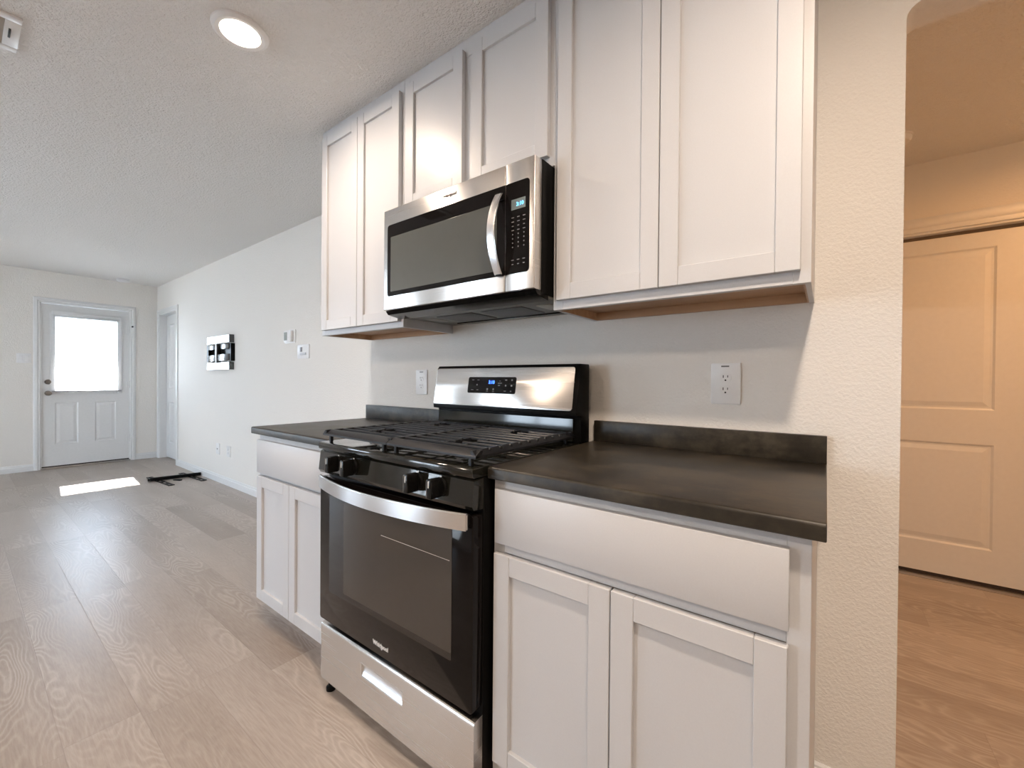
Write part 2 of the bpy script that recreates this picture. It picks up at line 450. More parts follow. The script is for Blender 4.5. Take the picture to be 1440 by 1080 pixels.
def jamb(name, mode, a0, a1, top, w0, w1, t=.012):
    bm = bmesh.new()
    for p in ((a0, a0+t, 0, top), (a1-t, a1, 0, top), (a0, a1, top-t, top)):
        if mode == 'y': bx(bm, p[0], p[1], w0, w1, p[2], p[3])
        else: bx(bm, w0, w1, p[0], p[1], p[2], p[3])
    return struct(name, bm, M_trim)
casing('trim_1', 'x', FD0, FD1, FDZ, XL, 1); jamb('trim_2', 'x', FD0, FD1, FDZ, XL-.13, XL, .008)
casing('trim_3', 'y', LD0, LD1, LDZ, YL, -1); jamb('trim_4', 'y', LD0, LD1, LDZ, YL, YL+.115)
casing('trim_5', 'y', HD0, HD1, HDZ, HY, -1, .085); jamb('trim_6', 'y', HD0, HD1, HDZ, HY, HY+.12)

# ------------------------------------------------------------------ doors (structure)
def raised_panel(bm, u0, u1, z0, z1, place, d=.010, b=.022):
    """moulded panel ring: place(u, h, z) -> xyz where h = height above the slab face"""
    levels = [(0, 0.0006), (b*.35, -d*.0+.003), (b, -.004), (b*1.9, .0025)]
    rings = []
    for off, h in levels:
        rings.append([bm.verts.new(place(u, h, z)) for u, z in ((u0+off, z0+off), (u1-off, z0+off), (u1-off, z1-off), (u0+off, z1-off))])
    fs = []
    for k in range(len(rings)-1):
        for i in range(4): fs.append(bm.faces.new((rings[k][i], rings[k][(i+1) % 4], rings[k+1][(i+1) % 4], rings[k+1][i])))
    fs.append(bm.faces.new(rings[-1])); 
    bmesh.ops.recalc_face_normals(bm, faces=fs)
def panel_slab(bm, a0, a1, z0, z1, face, thick, panels, mode, sgn):
    """slab with recessed panels cut as a grid; sgn: +1 if the visible face points to +axis"""
    us = sorted({a0, a1, *[p[0] for p in panels], *[p[1] for p in panels]}); zs = sorted({z0, z1, *[p[2] for p in panels], *[p[3] for p in panels]})
    def P(u, h, z):
        w_ = face+sgn*h
        return (u, w_, z) if mode == 'y' else (w_, u, z)
    vert = {}
    def V(u, h, z):
        k = (round(u, 5), round(h, 5), round(z, 5))
        if k not in vert: vert[k] = bm.verts.new(P(u, h, z))
        return vert[k]
    fs = []
    for i in range(len(us)-1):
        for j in range(len(zs)-1):
            cu, cz = (us[i]+us[i+1])/2, (zs[j]+zs[j+1])/2
            if any(p[0] < cu < p[1] and p[2] < cz < p[3] for p in panels): continue
            fs.append(bm.faces.new((V(us[i], 0, zs[j]), V(us[i+1], 0, zs[j]), V(us[i+1], 0, zs[j+1]), V(us[i], 0, zs[j+1]))))
    for u0, u1, c0, c1 in [p[:4] for p in panels if len(p) == 4]:
        lv = [(0, 0), (.010, -.007), (.020, -.007), (.045, -.001)]
        rings = [[V(u, h, z) for u, z in ((u0+o, c0+o), (u1-o, c0+o), (u1-o, c1-o), (u0+o, c1-o))] for o, h in lv]
        for k in range(3):
            for i in range(4): fs.append(bm.faces.new((rings[k][i], rings[k][(i+1) % 4], rings[k+1][(i+1) % 4], rings[k+1][i])))
        fs.append(bm.faces.new(rings[-1]))
    # rim and back
    c = [(a0, z0), (a1, z0), (a1, z1), (a0, z1)]
    bk = [bm.verts.new(P(u, -thick, z)) for u, z in c]; fr = [V(u, 0, z) for u, z in c]
    has_hole = any(len(p) == 5 for p in panels)
    if not has_hole: fs.append(bm.faces.new(bk))
    for i in range(4): 
        # side quads use separate front verts so grid borders stay simple
        f0 = bm.verts.new(fr[i].co); f1 = bm.verts.new(fr[(i+1) % 4].co)
        fs.append(bm.faces.new((f0, f1, bk[(i+1) % 4], bk[i])))
    if has_hole:
        p = [p for p in panels if len(p) == 5][0]
        hole_f = [V(u, 0, z) for u, z in ((p[0], p[2]), (p[1], p[2]), (p[1], p[3]), (p[0], p[3]))]
        hole_b = [bm.verts.new(P(u, -thick, z)) for u, z in ((p[0], p[2]), (p[1], p[2]), (p[1], p[3]), (p[0], p[3]))]
        for i in range(4):
            fs.append(bm.faces.new((hole_f[i], hole_f[(i+1) % 4], hole_b[(i+1) % 4], hole_b[i])))
            fs.append(bm.faces.new((bk[i], bk[(i+1) % 4], hole_b[(i+1) % 4], hole_b[i])))
    bmesh.ops.recalc_face_normals(bm, faces=bm.faces)
# front door
FX = XL-.012
G = (-.735, -.14, .965, 1.905)
d1 = sempty('door_1', (FX, -.435, 0))
bm = bmesh.new()
panel_slab(bm, FD0+.010, FD1-.010, .032, 2.05, FX, .044,
           [(G[0], G[1], G[2], G[3], 'hole'), (-.728, -.522, .300, .822), (-.368, -.165, .300, .822)], 'x', 1)
obj('slab', bm, M_trim, d1, smooth=False)
bm = bmesh.new()
for (a0, a1, z0, z1) in ((G[0]-.035, G[0]+.012, G[2]-.035, G[3]+.035), (G[1]-.012, G[1]+.035, G[2]-.035, G[3]+.035),
                         (G[0]+.012, G[1]-.012, G[3]-.012, G[3]+.035), (G[0]+.012, G[1]-.012, G[2]-.035, G[2]+.012)):
    bx(bm, FX-.02, FX+.012, a0, a1, z0, z1, .004)
obj('glass_frame', bm, M_trim, d1)
obj('glass', box(FX-.028, FX-.022, G[0], G[1], G[2], G[3]), M_glass, d1)
bm = bmesh.new(); lathe(bm, [(.031, 0), (.031, .006), (.026, .012), (.014, .014), (.011, .035), (.022, .04), (.029, .052), (.027, .066), (.012, .072)], (FX, -.785, .941), 'x', 24)
obj('door_knob', bm, M_nickel, d1)
bm = bmesh.new(); lathe(bm, [(.031, 0), (.031, .006), (.024, .016), (.022, .018)], (FX, -.785, 1.081), 'x', 24); bx(bm, FX+.015, FX+.034, -.789, -.781, 1.062, 1.10, .002)
obj('deadbolt', bm, M_nickel, d1)
for z in (1.80, 1.045, .31):
    bm = bmesh.new(); lathe(bm, [(.007, -.05), (.007, .05)], (FX+.012, FD1-.008, z), 'z', 12); bx(bm, FX+.001, FX+.006, FD1-.04, FD1-.012, z-.045, z+.045)
    obj('hinge', bm, M_trim if z > .5 else M_trim, d1)
bm = box(XL-.13, XL+.012, FD0+.0, FD1-.0, .0, .018, .003); obj('threshold', bm, M_alu, d1)
bm = box(FX-.044, FX-.002, FD0+.012, FD1-.012, .018, .034); obj('weatherstrip', bm, M_rubber, d1)
bm = bmesh.new(); lathe(bm, [(.006, 0), (.006, .05), (.011, .052), (.011, .062)], (FX+.01, FD1+.012, 1.842), 'x', 12)
obj('door_stop', bm, M_blackm, d1)
# blind hung on the front door
bl = thing('window_blind', 'white horizontal slat blind hung over the glass of the front door', 'blind', (FX+.03, -.437, .955))
bm = box(FX+.013, FX+.043, G[0]-.02, G[1]+.02, 1.925, 1.965, .004); obj('head_rail', bm, M_trim, bl)
bm = box(FX+.016, FX+.040, G[0]-.025, G[1]+.025, .957, .973, .004); obj('bottom_rail', bm, simple('blind_rail', (.42, .42, .44), .5), bl)
bm = bmesh.new(); z = .992
while z < 1.92: bx(bm, FX+.021, FX+.035, G[0]-.015, G[1]+.015, z, z+.0009); z += .021
obj('slats', bm, M_plas, bl, smooth=False)
for y in (-.62, -.25):
    bm = bmesh.new(); lathe(bm, [(.0009, .96), (.0009, 1.94)], (FX+.028, y, 0), 'z', 6); obj('cord', bm, M_plas, bl)
# side door in the living room wall
LY = YL+.082
d2 = sempty('door_2', ((LD0+LD1)/2, LY, 0)); a0, a1 = LD0+.015, LD1-.015; mid = (a0+a1)/2
bm = bmesh.new()
panel_slab(bm, a0, a1, .012, 2.03, LY, .035, [(a0+.115, mid-.05, 1.0, 1.90), (mid+.05, a1-.115, 1.0, 1.90), (a0+.115, mid-.05, .22, .80), (mid+.05, a1-.115, .22, .80)], 'y', -1)
obj('slab', bm, M_trim, d2, smooth=False)
bm = bmesh.new(); lathe(bm, [(.03, 0), (.03, -.006), (.012, -.012), (.011, -.035), (.028, -.05), (.022, -.066)], (a1-.06, LY, .93), 'y', 20)
obj('door_knob', bm, M_nickel, d2)
# hall door
DY = 2.005
d3 = sempty('door_3', ((HD0+HD1)/2, DY, 0)); a0, a1 = HD0+.014, HD1-.014
bm = bmesh.new()
panel_slab(bm, a0, a1, .022, 2.003, DY, .035, [(a0+.12, 2.232, .995, 1.915), (a0+.12, 2.232, .205, .80)], 'y', -1)
obj('slab', bm, M_trim, d3, smooth=False)
obj('weatherstrip', box(a0, a1, DY+.002, DY+.03, .004, .022), M_rubber, d3)
obj('gap_shade_strip', box(a0, a1, DY+.004, DY+.03, 2.0032, 2.0228), simple('gap_shade', (.22, .17, .13), .7), d3)  # dark filler: shade of the jamb underside and gap put into its colour
obj('threshold', box(HD0, HD1, HY-.02, HY+.12, 0, .004, .0015), M_alu, d3)
bm = bmesh.new(); lathe(bm, [(.03, 0), (.03, -.006), (.012, -.012), (.011, -.035), (.028, -.05), (.022, -.066)], (a0+.06, DY, .93), 'y', 20)
obj('door_knob', bm, M_nickel, d3)

# windows in the back wall
def window(name, x0, x1, z0, z1, mull):
    t = sempty(name, ((x0+x1)/2, YB, z0)); bm = bmesh.new(); f = .05
    for a, b, c, d in ((x0, x0+f, z0, z1), (x1-f, x1, z0, z1), (x0+f, x1-f, z0, z0+f), (x0+f, x1-f, z1-f, z1)): bx(bm, a, b, YB-.10, YB-.04, c, d, .004)
    for k in range(1, mull+1):
        xm = x0+(x1-x0)*k/(mull+1); bx(bm, xm-.025, xm+.025, YB-.095, YB-.045, z0+f, z1-f, .003)
    obj('window_frame', bm, M_trim, t)
    obj('pane', box(x0+f, x1-f, YB-.075, YB-.07, z0+f, z1-f), M_glass, t)
    obj('window_sill', box(x0-.03, x1+.03, YB-.03, YB+.03, z0-.025, z0, .004), M_trim, t)
window('window_1', PW0, PW1, PZ0, PZ1, 1)
window('window_added', LW0, LW1, LZ0, LZ1, 1)  # unseen opening added to let more daylight into the living room
t = sempty('window_3', (XL, (FW0+FW1)/2, .8)); bm = bmesh.new(); f = .05
for a, b, c, d in ((FW0, FW0+f, .8, 2.1), (FW1-f, FW1, .8, 2.1), (FW0+f, FW1-f, .8, .8+f), (FW0+f, FW1-f, 2.1-f, 2.1), ((FW0+FW1)/2-.02, (FW0+FW1)/2+.02, .8+f, 2.1-f)): bx(bm, XL-.10, XL-.04, a, b, c, d, .004)
obj('window_frame', bm, M_trim, t); obj('pane', box(XL-.075, XL-.07, FW0+f, FW1-f, .8+f, 2.1-f), M_glass, t)
obj('window_sill', box(XL-.03, XL+.03, FW0-.03, FW1+.03, .775, .8, .004), M_trim, t)

# ------------------------------------------------------------------ outdoors
o = obj('patio_ground', box(-40, -6.35, -30, 30, -.12, -.05), M_conc); o['kind'] = 'structure'
o = obj('yard_ground', box(-6.35, 30, -40, -5.53, -.12, -.05), M_conc); o['kind'] = 'structure'
bm = bmesh.new(); bx(bm, -7.72, -6.35, -5.6, 2.2, 2.45, 2.62)
o = obj('porch_roof', bm, M_fence); o['kind'] = 'structure'
fe = thing('yard_fence', 'pale fence seen far off through the front door glass', 'fence', (-26, 0, -.05))
bm = bmesh.new()
for i in range(60): bx(bm, -26.02, -26, -12+i*.4, -12+i*.4+.36, 0, 1.45)
obj('boards', bm, M_fence, fe)
bm = bmesh.new(); bx(bm, -26.06, -26.02, -12, 12, .3, .38); bx(bm, -26.06, -26.02, -12, 12, 1.15, 1.23)
for i in range(11): bx(bm, -26.12, -26.02, -12+i*2.4-.05, -12+i*2.4+.05, -.05, 1.55)
obj('frame', bm, M_fence, fe)

# ------------------------------------------------------------------ ceiling fittings
def can_light(x, y, label, power=CAN_POWER):
    t = thing('recessed_light', label, 'ceiling light', (x, y, CEIL), None)
    bm = bmesh.new()
    n = 48; prof = [(.0935, 0), (.092, -.006), (.080, -.014), (.066, -.0115), (.064, -.004)]
    rings = []
    for r_, h in prof: rings.append([bm.verts.new((x+r_*math.cos(2*PI*i/n), y+r_*math.sin(2*PI*i/n), CEIL+h)) for i in range(n)])
    for k in range(len(rings)-1):
        for i in range(n): bm.faces.new((rings[k][i], rings[k][(i+1) % n], rings[k+1][(i+1) % n], rings[k+1][i]))
    bmesh.ops.recalc_face_normals(bm, faces=bm.faces)
    obj('trim_ring', bm, M_plas, t)
    bm = bmesh.new(); lathe(bm, [(.066, -.004), (.065, -.008)], (x, y, CEIL), 'z', 48)
    obj('lens', bm, M_lens, t)
    l = bpy.data.lights.new('bulb', 'AREA'); l.shape = 'DISK'; l.size = .125; l.energy = power; l.color = CAN_COL; l.spread = math.radians(172)
    lo = bpy.data.objects.new('bulb', l); C.objects.link(lo); lo.parent = t; lo.location = (0, 0, -.012)
    return t
can_light(-.295, -.835, 'round white recessed ceiling light glowing in front of the wall cabinets', 9.0)
can_light(1.62, -1.20, 'recessed ceiling light above the near end of the kitchen counter', 18)
can_light(-.295, -2.70, 'recessed ceiling light on the window side of the kitchen, left')
can_light(1.62, -2.85, 'recessed ceiling light on the window side of the kitchen, right')
# hall lamp
t = thing('hall_ceiling_light', 'warm ceiling light of the hallway beyond the wall opening', 'ceiling light', (2.75, 1.1, CEIL))
bm = bmesh.new(); lathe(bm, [(.15, 0), (.15, -.02), (.145, -.025)], (2.75, 1.1, CEIL), 'z', 40); obj('base', bm, M_nickel, t)
bm = bmesh.new(); lathe(bm, [(.14, -.025), (.135, -.05), (.10, -.078), (.04, -.09), (.005, -.092)], (2.75, 1.1, CEIL), 'z', 40); obj('glass_bowl', bm, M_lens2, t)
l = bpy.data.lights.new('bulb', 'AREA'); l.shape = 'DISK'; l.size = .26; l.energy = HALL_POWER; l.color = HALL_COL
lo = bpy.data.objects.new('bulb', l); C.objects.link(lo); lo.parent = t; lo.location = (0, 0, -.1)

def detector(x, y, label, r=.068):
    t = thing('smoke_detector', label, 'smoke detector', (x, y, CEIL))
    bm = bmesh.new(); lathe(bm, [(r, 0), (r, -.008), (r*.93, -.010)], (x, y, CEIL), 'z', 32); obj('base', bm, M_plas, t)
    bm = bmesh.new(); lathe(bm, [(r*.93, -.010), (r*.93, -.022), (r*.8, -.034), (r*.45, -.038), (.004, -.039)], (x, y, CEIL), 'z', 32); obj('cover', bm, M_plas, t)
    return t
detector(-5.99, -.14, 'small round white smoke detector on the ceiling near the front door')
detector(1.765, 1.52, 'white round smoke detector on the hallway ceiling, half hidden by the wall', .062)
# ceiling register, top left corner
vx0, vx1, vy0, vy1 = -1.135, -.878, -1.70, -1.33
t = thing('ceiling_vent', 'white rectangular air vent with louvres in the ceiling corner', 'vent', ((vx0+vx1)/2, (vy0+vy1)/2, CEIL))
bm = bmesh.new(); e = .035
for a, b, c, d in ((vx0, vx0+e, vy0, vy1), (vx1-e, vx1, vy0, vy1), (vx0+e, vx1-e, vy0, vy0+e), (vx0+e, vx1-e, vy1-e*1.15, vy1)): bx(bm, a, b, c, d, CEIL-.009, CEIL, .002)
obj('frame', bm, M_plas, t)
bm = bmesh.new()
k = vx0+e+.008
while k < vx1-e: 
    bx(bm, k-.0006, k+.0006, vy0+e, vy1-e*1.15, CEIL-.0115, CEIL-.0005, rot=Matrix.Translation((k, 0, CEIL-.006)) @ Matrix.Rotation(.7, 4, 'Y') @ Matrix.Translation((-k, 0, -CEIL+.006))); k += .0125
obj('louvres', bm, simple('vent_slat', (.55, .54, .52), .5), t)
obj('duct_opening', box(vx0+e, vx1-e, vy0+e, vy1-e*1.15, CEIL-.001, CEIL+.0), M_slot, t)
bm = box(-1.024, -.965, -1.359, -1.353, CEIL-.015, CEIL-.007, .001); obj('lever', bm, M_slot, t)

# ------------------------------------------------------------------ cabinets
def shaker(parent, name, x0, x1, z0, z1, yf, t=.019, st=.050, rail=.050):
    """shaker door whose front face is at y=yf"""
    g_ = .0004; bm = bmesh.new()
    bx(bm, x0, x0+st, yf, yf+t, z0, z1, .0012, 1); bx(bm, x1-st, x1, yf, yf+t, z0, z1, .0012, 1)
    bx(bm, x0+st+g_, x1-st-g_, yf+.0003, yf+t, z1-rail, z1, .0012, 1); bx(bm, x0+st+g_, x1-st-g_, yf+.0003, yf+t, z0, z0+rail, .0012, 1)
    d = obj(name, bm, M_cab, parent)
    bm = box(x0+st-.004, x1-st+.004, yf+.0105, yf+t-.002, z0+rail-.004, z1-rail+.004)
    obj('panel', bm, M_cab, d)
    return d
def face_frame(parent, x0, x1, z0, z1, yf, stl, str_, top, bot, mid=(), cross=()):
    bm = bmesh.new(); t = .019
    bx(bm, x0, x0+stl, yf, yf+t, z0, z1, .0008, 1); bx(bm, x1-str_, x1, yf, yf+t, z0, z1, .0008, 1)
    bx(bm, x0+stl, x1-str_, yf, yf+t, z1-top, z1, .0008, 1); bx(bm, x0+stl, x1-str_, yf, yf+t, z0, z0+bot, .0008, 1)
    for a, b in mid: bx(bm, a, b, yf, yf+t, z0+bot, z1-top, .0008, 1)
    for a, b in cross: bx(bm, x0+stl, x1-str_, yf, yf+t, a, b, .0008, 1)
    return obj('face_frame', bm, M_cab, parent)
YU, YD = -.305, -.324
def upper(label, x0, x1, z0, doors, mids, zd0, under=True):
    t = thing('wall_cabinet', label, 'cabinet', ((x0+x1)/2, 0, z0), 'row of white wall cabinets')
    face_frame(t, x0, x1, z0, CEIL-.001, YU, .035, .035, .07, .045, mids)
    for a, b in ((x0, x0+.012), (x1-.012, x1)):
        obj('side_panel', box(a, b, YU+.019, -.001, z0, CEIL-.001, .0006, 1), M_cab, t)
    bm = bmesh.new()
    bx(bm, x0+.012, x1-.012, YU+.019, -.0, z0+.028, z0+.040)      # recessed bottom
    bx(bm, x0+.012, x1-.012, -.016, -.001, z0+.001, z0+.028)       # hanging rail
    bx(bm, x0+.012, x0+.016, YU+.019, -.016, z0+.001, z0+.028); bx(bm, x1-.016, x1-.012, YU+.019, -.016, z0+.001, z0+.028)
    bx(bm, x0+.016, x1-.016, YU+.0192, YU+.023, z0+.001, z0+.028)
    obj('underside', bm, M_cabwood, t)
    bm = bmesh.new(); bx(bm, x0+.012, x1-.012, -.008, -.001, z0+.04, CEIL-.002); bx(bm, x0+.012, x1-.012, YU+.02, -.008, CEIL-.016, CEIL-.002)
    obj('back_panel', bm, M_cabwood, t)
    for a, b in doors: shaker(t, 'door', a, b, zd0, 2.397, YD)
    return t
upper('tall white two-door wall cabinet at the far left end, beside the microwave', -.672, -.0005, 1.372, [(-.648, -.3285), (-.3255, -.0155)], [], 1.397)
upper('short white two-door wall cabinet directly above the microwave', 0.0005, .7615, 1.845, [(.029, .362), (.411, .745)], [(.35, .42)], 1.875)
upper('large white two-door wall cabinet at the right end, over the bare counter', .7625, 1.449, 1.372, [(.783, 1.1055), (1.1085, 1.429)], [], 1.400)

YBF, YBD = -.611, -.630
def base(label, x0, x1, doors, drawer, toe_x0, dz0):
    t = thing('base_cabinet', label, 'cabinet', ((x0+x1)/2, -.3, 0), 'white base cabinets')
    zt = .882
    face_frame(t, x0, x1, .095, zt, YBF, .035, .035, .035, .035, [], [(.688, .716)])
    for a, b in ((x0, x0+.014), (x1-.014, x1)):
        bm = bmesh.new(); prism(bm, [(YBF+.019, .095), (-.5225, .095), (-.5225, 0), (-.002, 0), (-.002, zt), (YBF+.019, zt)], 'x', a, b); obj('side_panel', bm, M_cab, t)
    bm = bmesh.new(); bx(bm, x0+.014, x1-.014, YBF+.019, -.002, .095, .108); bx(bm, x0+.014, x1-.014, -.010, -.002, .108, zt)
    bx(bm, x0+.014, x1-.014, YBF+.019, -.01, zt-.012, zt)
    obj('carcass', bm, M_cabwood, t)
    bm = bmesh.new(); bx(bm, toe_x0, x1, -.535, -.523, 0, .0945, .001, 1)
    obj('toe_kick', bm, M_cab, t)
    for a, b in doors: shaker(t, 'door', a, b, dz0, .688, YBD, .0185)
    obj('drawer_front', box(*drawer[:2], YBD, YBF, *drawer[2:], .0016, 2), M_cab, t)
    return t
base('white base cabinet at the far left under the small counter, left of the range', -.668, -.006, [(-.656, -.3435), (-.3405, -.022)], (-.656, -.022, .704, .857), -.695, .112)
base('white base cabinet on the right under the long dark counter, right of the range', .770, 1.463, [(.783, 1.1075), (1.1105, 1.431)], (.785, 1.432, .716, .857), .770, .135)

# counters
def counter(label, x0, x1, bx0, bx1):
    t = thing('countertop', label, 'countertop', ((x0+x1)/2, -.3, .882))
    bm = bmesh.new(); z0, z1, yf = .8825, .914, -.637; r = .007
    pts = [(-.0015, z0), (-.0015, z1)]
    pts += [(yf+r-r*math.sin(math.radians(a)), z1-r+r*math.cos(math.radians(a))) for a in (0, 30, 60, 90)]
    pts += [(yf, z0+.002), (yf+.002, z0)]
    prism(bm, pts, 'x', x0, x1, .0012, 1)
    obj('slab', bm, M_count, t)
    bm = box(bx0, bx1, -.0215, -.0015, z1, .9925, .0018, 2); obj('backsplash', bm, M_count, t)
    return t
counter('dark brown laminate countertop with backsplash, short piece left of the range', -.7015, -.004, -.698, -.004)
counter('dark brown laminate countertop with backsplash, long piece right of the range', .7665, 1.4826, .7735, 1.4826)

# ------------------------------------------------------------------ gas range
R0, R1 = .004, .757
rg = thing('gas_range', 'freestanding stainless and black gas range between the two base cabinets', 'stove', ((R0+R1)/2, -.35, 0))
bm = bmesh.new(); bx(bm, R0+.002, R1, -.640, -.030, .044, .884, .002); bx(bm, R0+.002, R1, -.06, -.028, .884, 1.0, .002)
obj('body', bm, M_blackm, rg)
# cooktop tray with rounded front lip
bm = bmesh.new()
prism(bm, rrect(-.687, -.100, .887, .914, .008, 4), 'x', R0, R1, .002, 2); obj('cooktop', bm, M_gloss, rg)
# control panel
bm = bmesh.new()
prism(bm, [(-.640, .884), (-.676, .884), (-.680, .880), (-.687, .815), (-.680, .804), (-.640, .800)], 'x', R0, R1, .003, 2)
obj('control_panel', bm, M_gloss, rg)
def knob(x, z):
    bm = bmesh.new(); y = -.684
    lathe(bm, [(.0245, 0), (.0245, -.004), (.022, -.007)], (x, y, z), 'y', 28)
    k_ = obj('knob', bm, M_blackm, rg)
    bm = box(x-.0095, x+.0095, y-.046, y-.004, z-.0265, z+.0265, .0035, 2); obj('knob_grip', bm, M_black, k_)
    bm = box(x-.0088, x-.0068, y-.0464, y-.0455, z-.023, z+.023, .0003, 1); obj('grip_edge', bm, M_nickel, k_)
    bm = box(x-.0015, x+.0015, y-.0468, y-.0458, z+.004, z+.022); obj('pointer_mark', bm, M_logo_l, k_)
for x in (.133, .225, .545, .640): knob(x, .851)
for x, s in ((.18, 'HI'),): pass
for x in (.133, .225, .545, .640):
    bm = bmesh.new(); bx(bm, x-.003, x+.003, -.6852, -.6845, .8765, .8795); obj('dial_mark', bm, M_logo_l, rg)
# oven door
dr = obj('oven_door', (lambda b: (prism(b, rrect(R0+.001, R1-.001, .272, .790, .010, 4), 'y', -.680, -.642, .003, 2), b)[1])(bmesh.new()), M_glassblk, rg)
bm = bmesh.new(); prism(bm, rrect(.070, .680, .385, .742, .006, 3), 'y', -.6812, -.6798); wo = obj('window', bm, M_window, dr)
bm = bmesh.new(); prism(bm, rrect(.160, .680, .405, .742, .006, 3), 'y', -.6815, -.6811); obj('inner_window', bm, simple('inner_oven_glass', (.050, .042, .034), .06, spec=.6), dr)
# inner cavity seen through the glass: oven rack line
bm = box(.37, .672, -.68175, -.6815, .6535, .6552); obj('rack_edge', bm, simple('rack_wire', (.55, .5, .45), .3, metal=.8), dr)
bm = bmesh.new(); path = []
for i in range(25):
    u = -1+2*i/24; path.append((.394+u*.358, -.698-.050*(1-u*u), .779))
sweep(bm, path, .012, .0455, bev=.0035); obj('handle', bm, M_steelh, dr)
for s in (-1, 1):
    xc = .388+s*.345; obj('handle_bracket', box(xc-.012, xc+.012, -.700, -.678, .766, .794, .003), M_blackm, dr)
def logo(parent, x, y, z, size, mat, tilt=0):
    t_ = text('lettering', 'Whirlpool', size, mat, parent, facing_front(x, y, z, tilt), .0004, size*.03)
    bm = bmesh.new(); n = 36; A = [];
    for i in range(n+1):
        a = math.radians(100+300*i/n); wd = size*.035*(1+.9*math.sin(PI*i/n))
        c_, s_ = math.cos(a), math.sin(a)
        ex, ez = size*.36, size*.62
        pin = Vector(((ex-wd)*c_, 0, (ez-wd)*s_)); po = Vector((ex*c_, 0, ez*s_)); R_ = Matrix.Rotation(-.55, 3, 'Y')
        A.append((Vector((x+size*.15, y-.0004, z-size*.03))+R_@pin, Vector((x+size*.15, y-.0004, z-size*.03))+R_@po))
    vv = [(bm.verts.new(p), bm.verts.new(q)) for p, q in A]
    for i in range(n): bm.faces.new((vv[i][0], vv[i+1][0], vv[i+1][1], vv[i][1]))
    obj('swirl_emblem', bm, mat, parent)
logo(dr, .369, -.6806, .3055, .0185, M_logo_l)
# storage drawer
bm = bmesh.new(); ft = -.674
pr = [(-.640, .044), (ft+.004, .044), (ft, .048), (ft, .236)] + [(ft+.010-.010*math.cos(math.radians(a)), .240+.010*math.sin(math.radians(a))) for a in (0, 22, 45, 67, 90)] + [(-.640, .252)]
# build the front as four boards round the pocket
px0, px1, pz0, pz1 = .256, .468, .160, .200
prism(bm, pr, 'x', R0, px0); prism(bm, pr, 'x', px1, R1)
prism(bm, [(-.640, .044), (ft+.004, .044), (ft, .048), (ft, pz0), (-.640, pz0)], 'x', px0, px1)
prism(bm, [(-.640, pz1), (ft, pz1), (ft, .236)] + pr[4:], 'x', px0, px1)
bmesh.ops.remove_doubles(bm, verts=bm.verts, dist=1e-5)
sd = obj('storage_drawer', bm, M_steel, rg)
bm = bmesh.new()
prism(bm, [(ft-.0005, pz1+.002), (ft+.001, pz1-.001), (ft+.011, pz1-.003), (ft+.012, pz1-.008), (ft+.003, pz0+.002), (ft-.0005, pz0-.002), (ft+.006, pz0-.002), (ft+.016, pz1-.008), (ft+.016, pz1+.002)], 'x', px0, px1)
bx(bm, px0-.003, px0+.001, ft-.001, ft+.026, pz0-.002, pz1+.002, .001, 1); bx(bm, px1-.001, px1+.003, ft-.001, ft+.026, pz0-.002, pz1+.002, .001, 1)
obj('pull_recess', bm, M_steelh, sd)
for fx in (.032, .728):
    for fy in (-.650, -.10):
        bm = bmesh.new(); lathe(bm, [(.017, 0), (.017, .012), (.009, .016), (.009, .048)], (fx, fy, 0), 'z', 16); obj('foot', bm, M_blackm, rg)
# backguard: housing with tilted front
bm = bmesh.new()
prism(bm, [(-.030, .914), (-.092, .914), (-.098, 1.010), (-.130, 1.014), (-.132, 1.030), (-.105, 1.196), (-.096, 1.206), (-.034, 1.206), (-.030, 1.200)], 'x', R0-.001, R1+.001, .004, 2)
bg = obj('backguard', bm, M_blackm, rg)
# tilted stainless control face
ang = math.atan2(.027, .166)     # lean of the face
FXM = Matrix.Translation((0, -.1335, 1.027)) @ Matrix.Rotation(-ang, 4, 'X')   # local: x, y(out = -), z up along face
def onface(bm_): bmesh.ops.transform(bm_, matrix=FXM, verts=bm_.verts); return bm_
bm = bmesh.new(); prism(bm, rrect(R0+.004, R1-.016, .004, .170, .012, 5), 'y', -.004, .003, .0015, 2)
cf = obj('control_face', onface(bm), M_steel, bg)
bm = bmesh.new(); prism(bm, rrect(.217, .478, .060, .130, .008, 4), 'y', -.0055, -.003, .0008, 1)
dp = obj('display_panel', onface(bm), M_glassblk, cf)
T = FXM @ Matrix.Translation((.350, -.0058, .107)) @ Matrix.Rotation(PI/2, 4, 'X')
text('clock_digits', '3:10', .019, M_blue, dp, T, .0001, .0004)
bm = bmesh.new(); random.seed(4)
for x, z, w_, h_ in ((.245, .117, .012, .0025), (.275, .117, .012, .0025), (.27, .096, .006, .006), (.245, .074, .014, .0025), (.275, .074, .010, .0025),
                     (.330, .078, .008, .007), (.363, .078, .008, .007), (.395, .104, .02, .0025), (.392, .094, .01, .002), (.395, .113, .008, .002),
                     (.427, .117, .010, .005), (.457, .117, .007, .006), (.427, .094, .006, .006), (.457, .094, .007, .006), (.425, .071, .012, .0025), (.455, .071, .007, .004), (.330, .069, .010, .002), (.363, .069, .010, .002)):
    obj('key_mark', onface(box(x-w_/2, x+w_/2, -.0058, -.0054, z-h_/2, z+h_/2)), M_key, dp)
# lower glossy strip between cooktop and control face
bm = bmesh.new(); prism(bm, [(-.094, .914), (-.108, .916), (-.104, 1.000), (-.094, 1.002)], 'x', R0+.008, R1-.028, .001, 1)
obj('splash_strip', bm, M_gloss, bg)
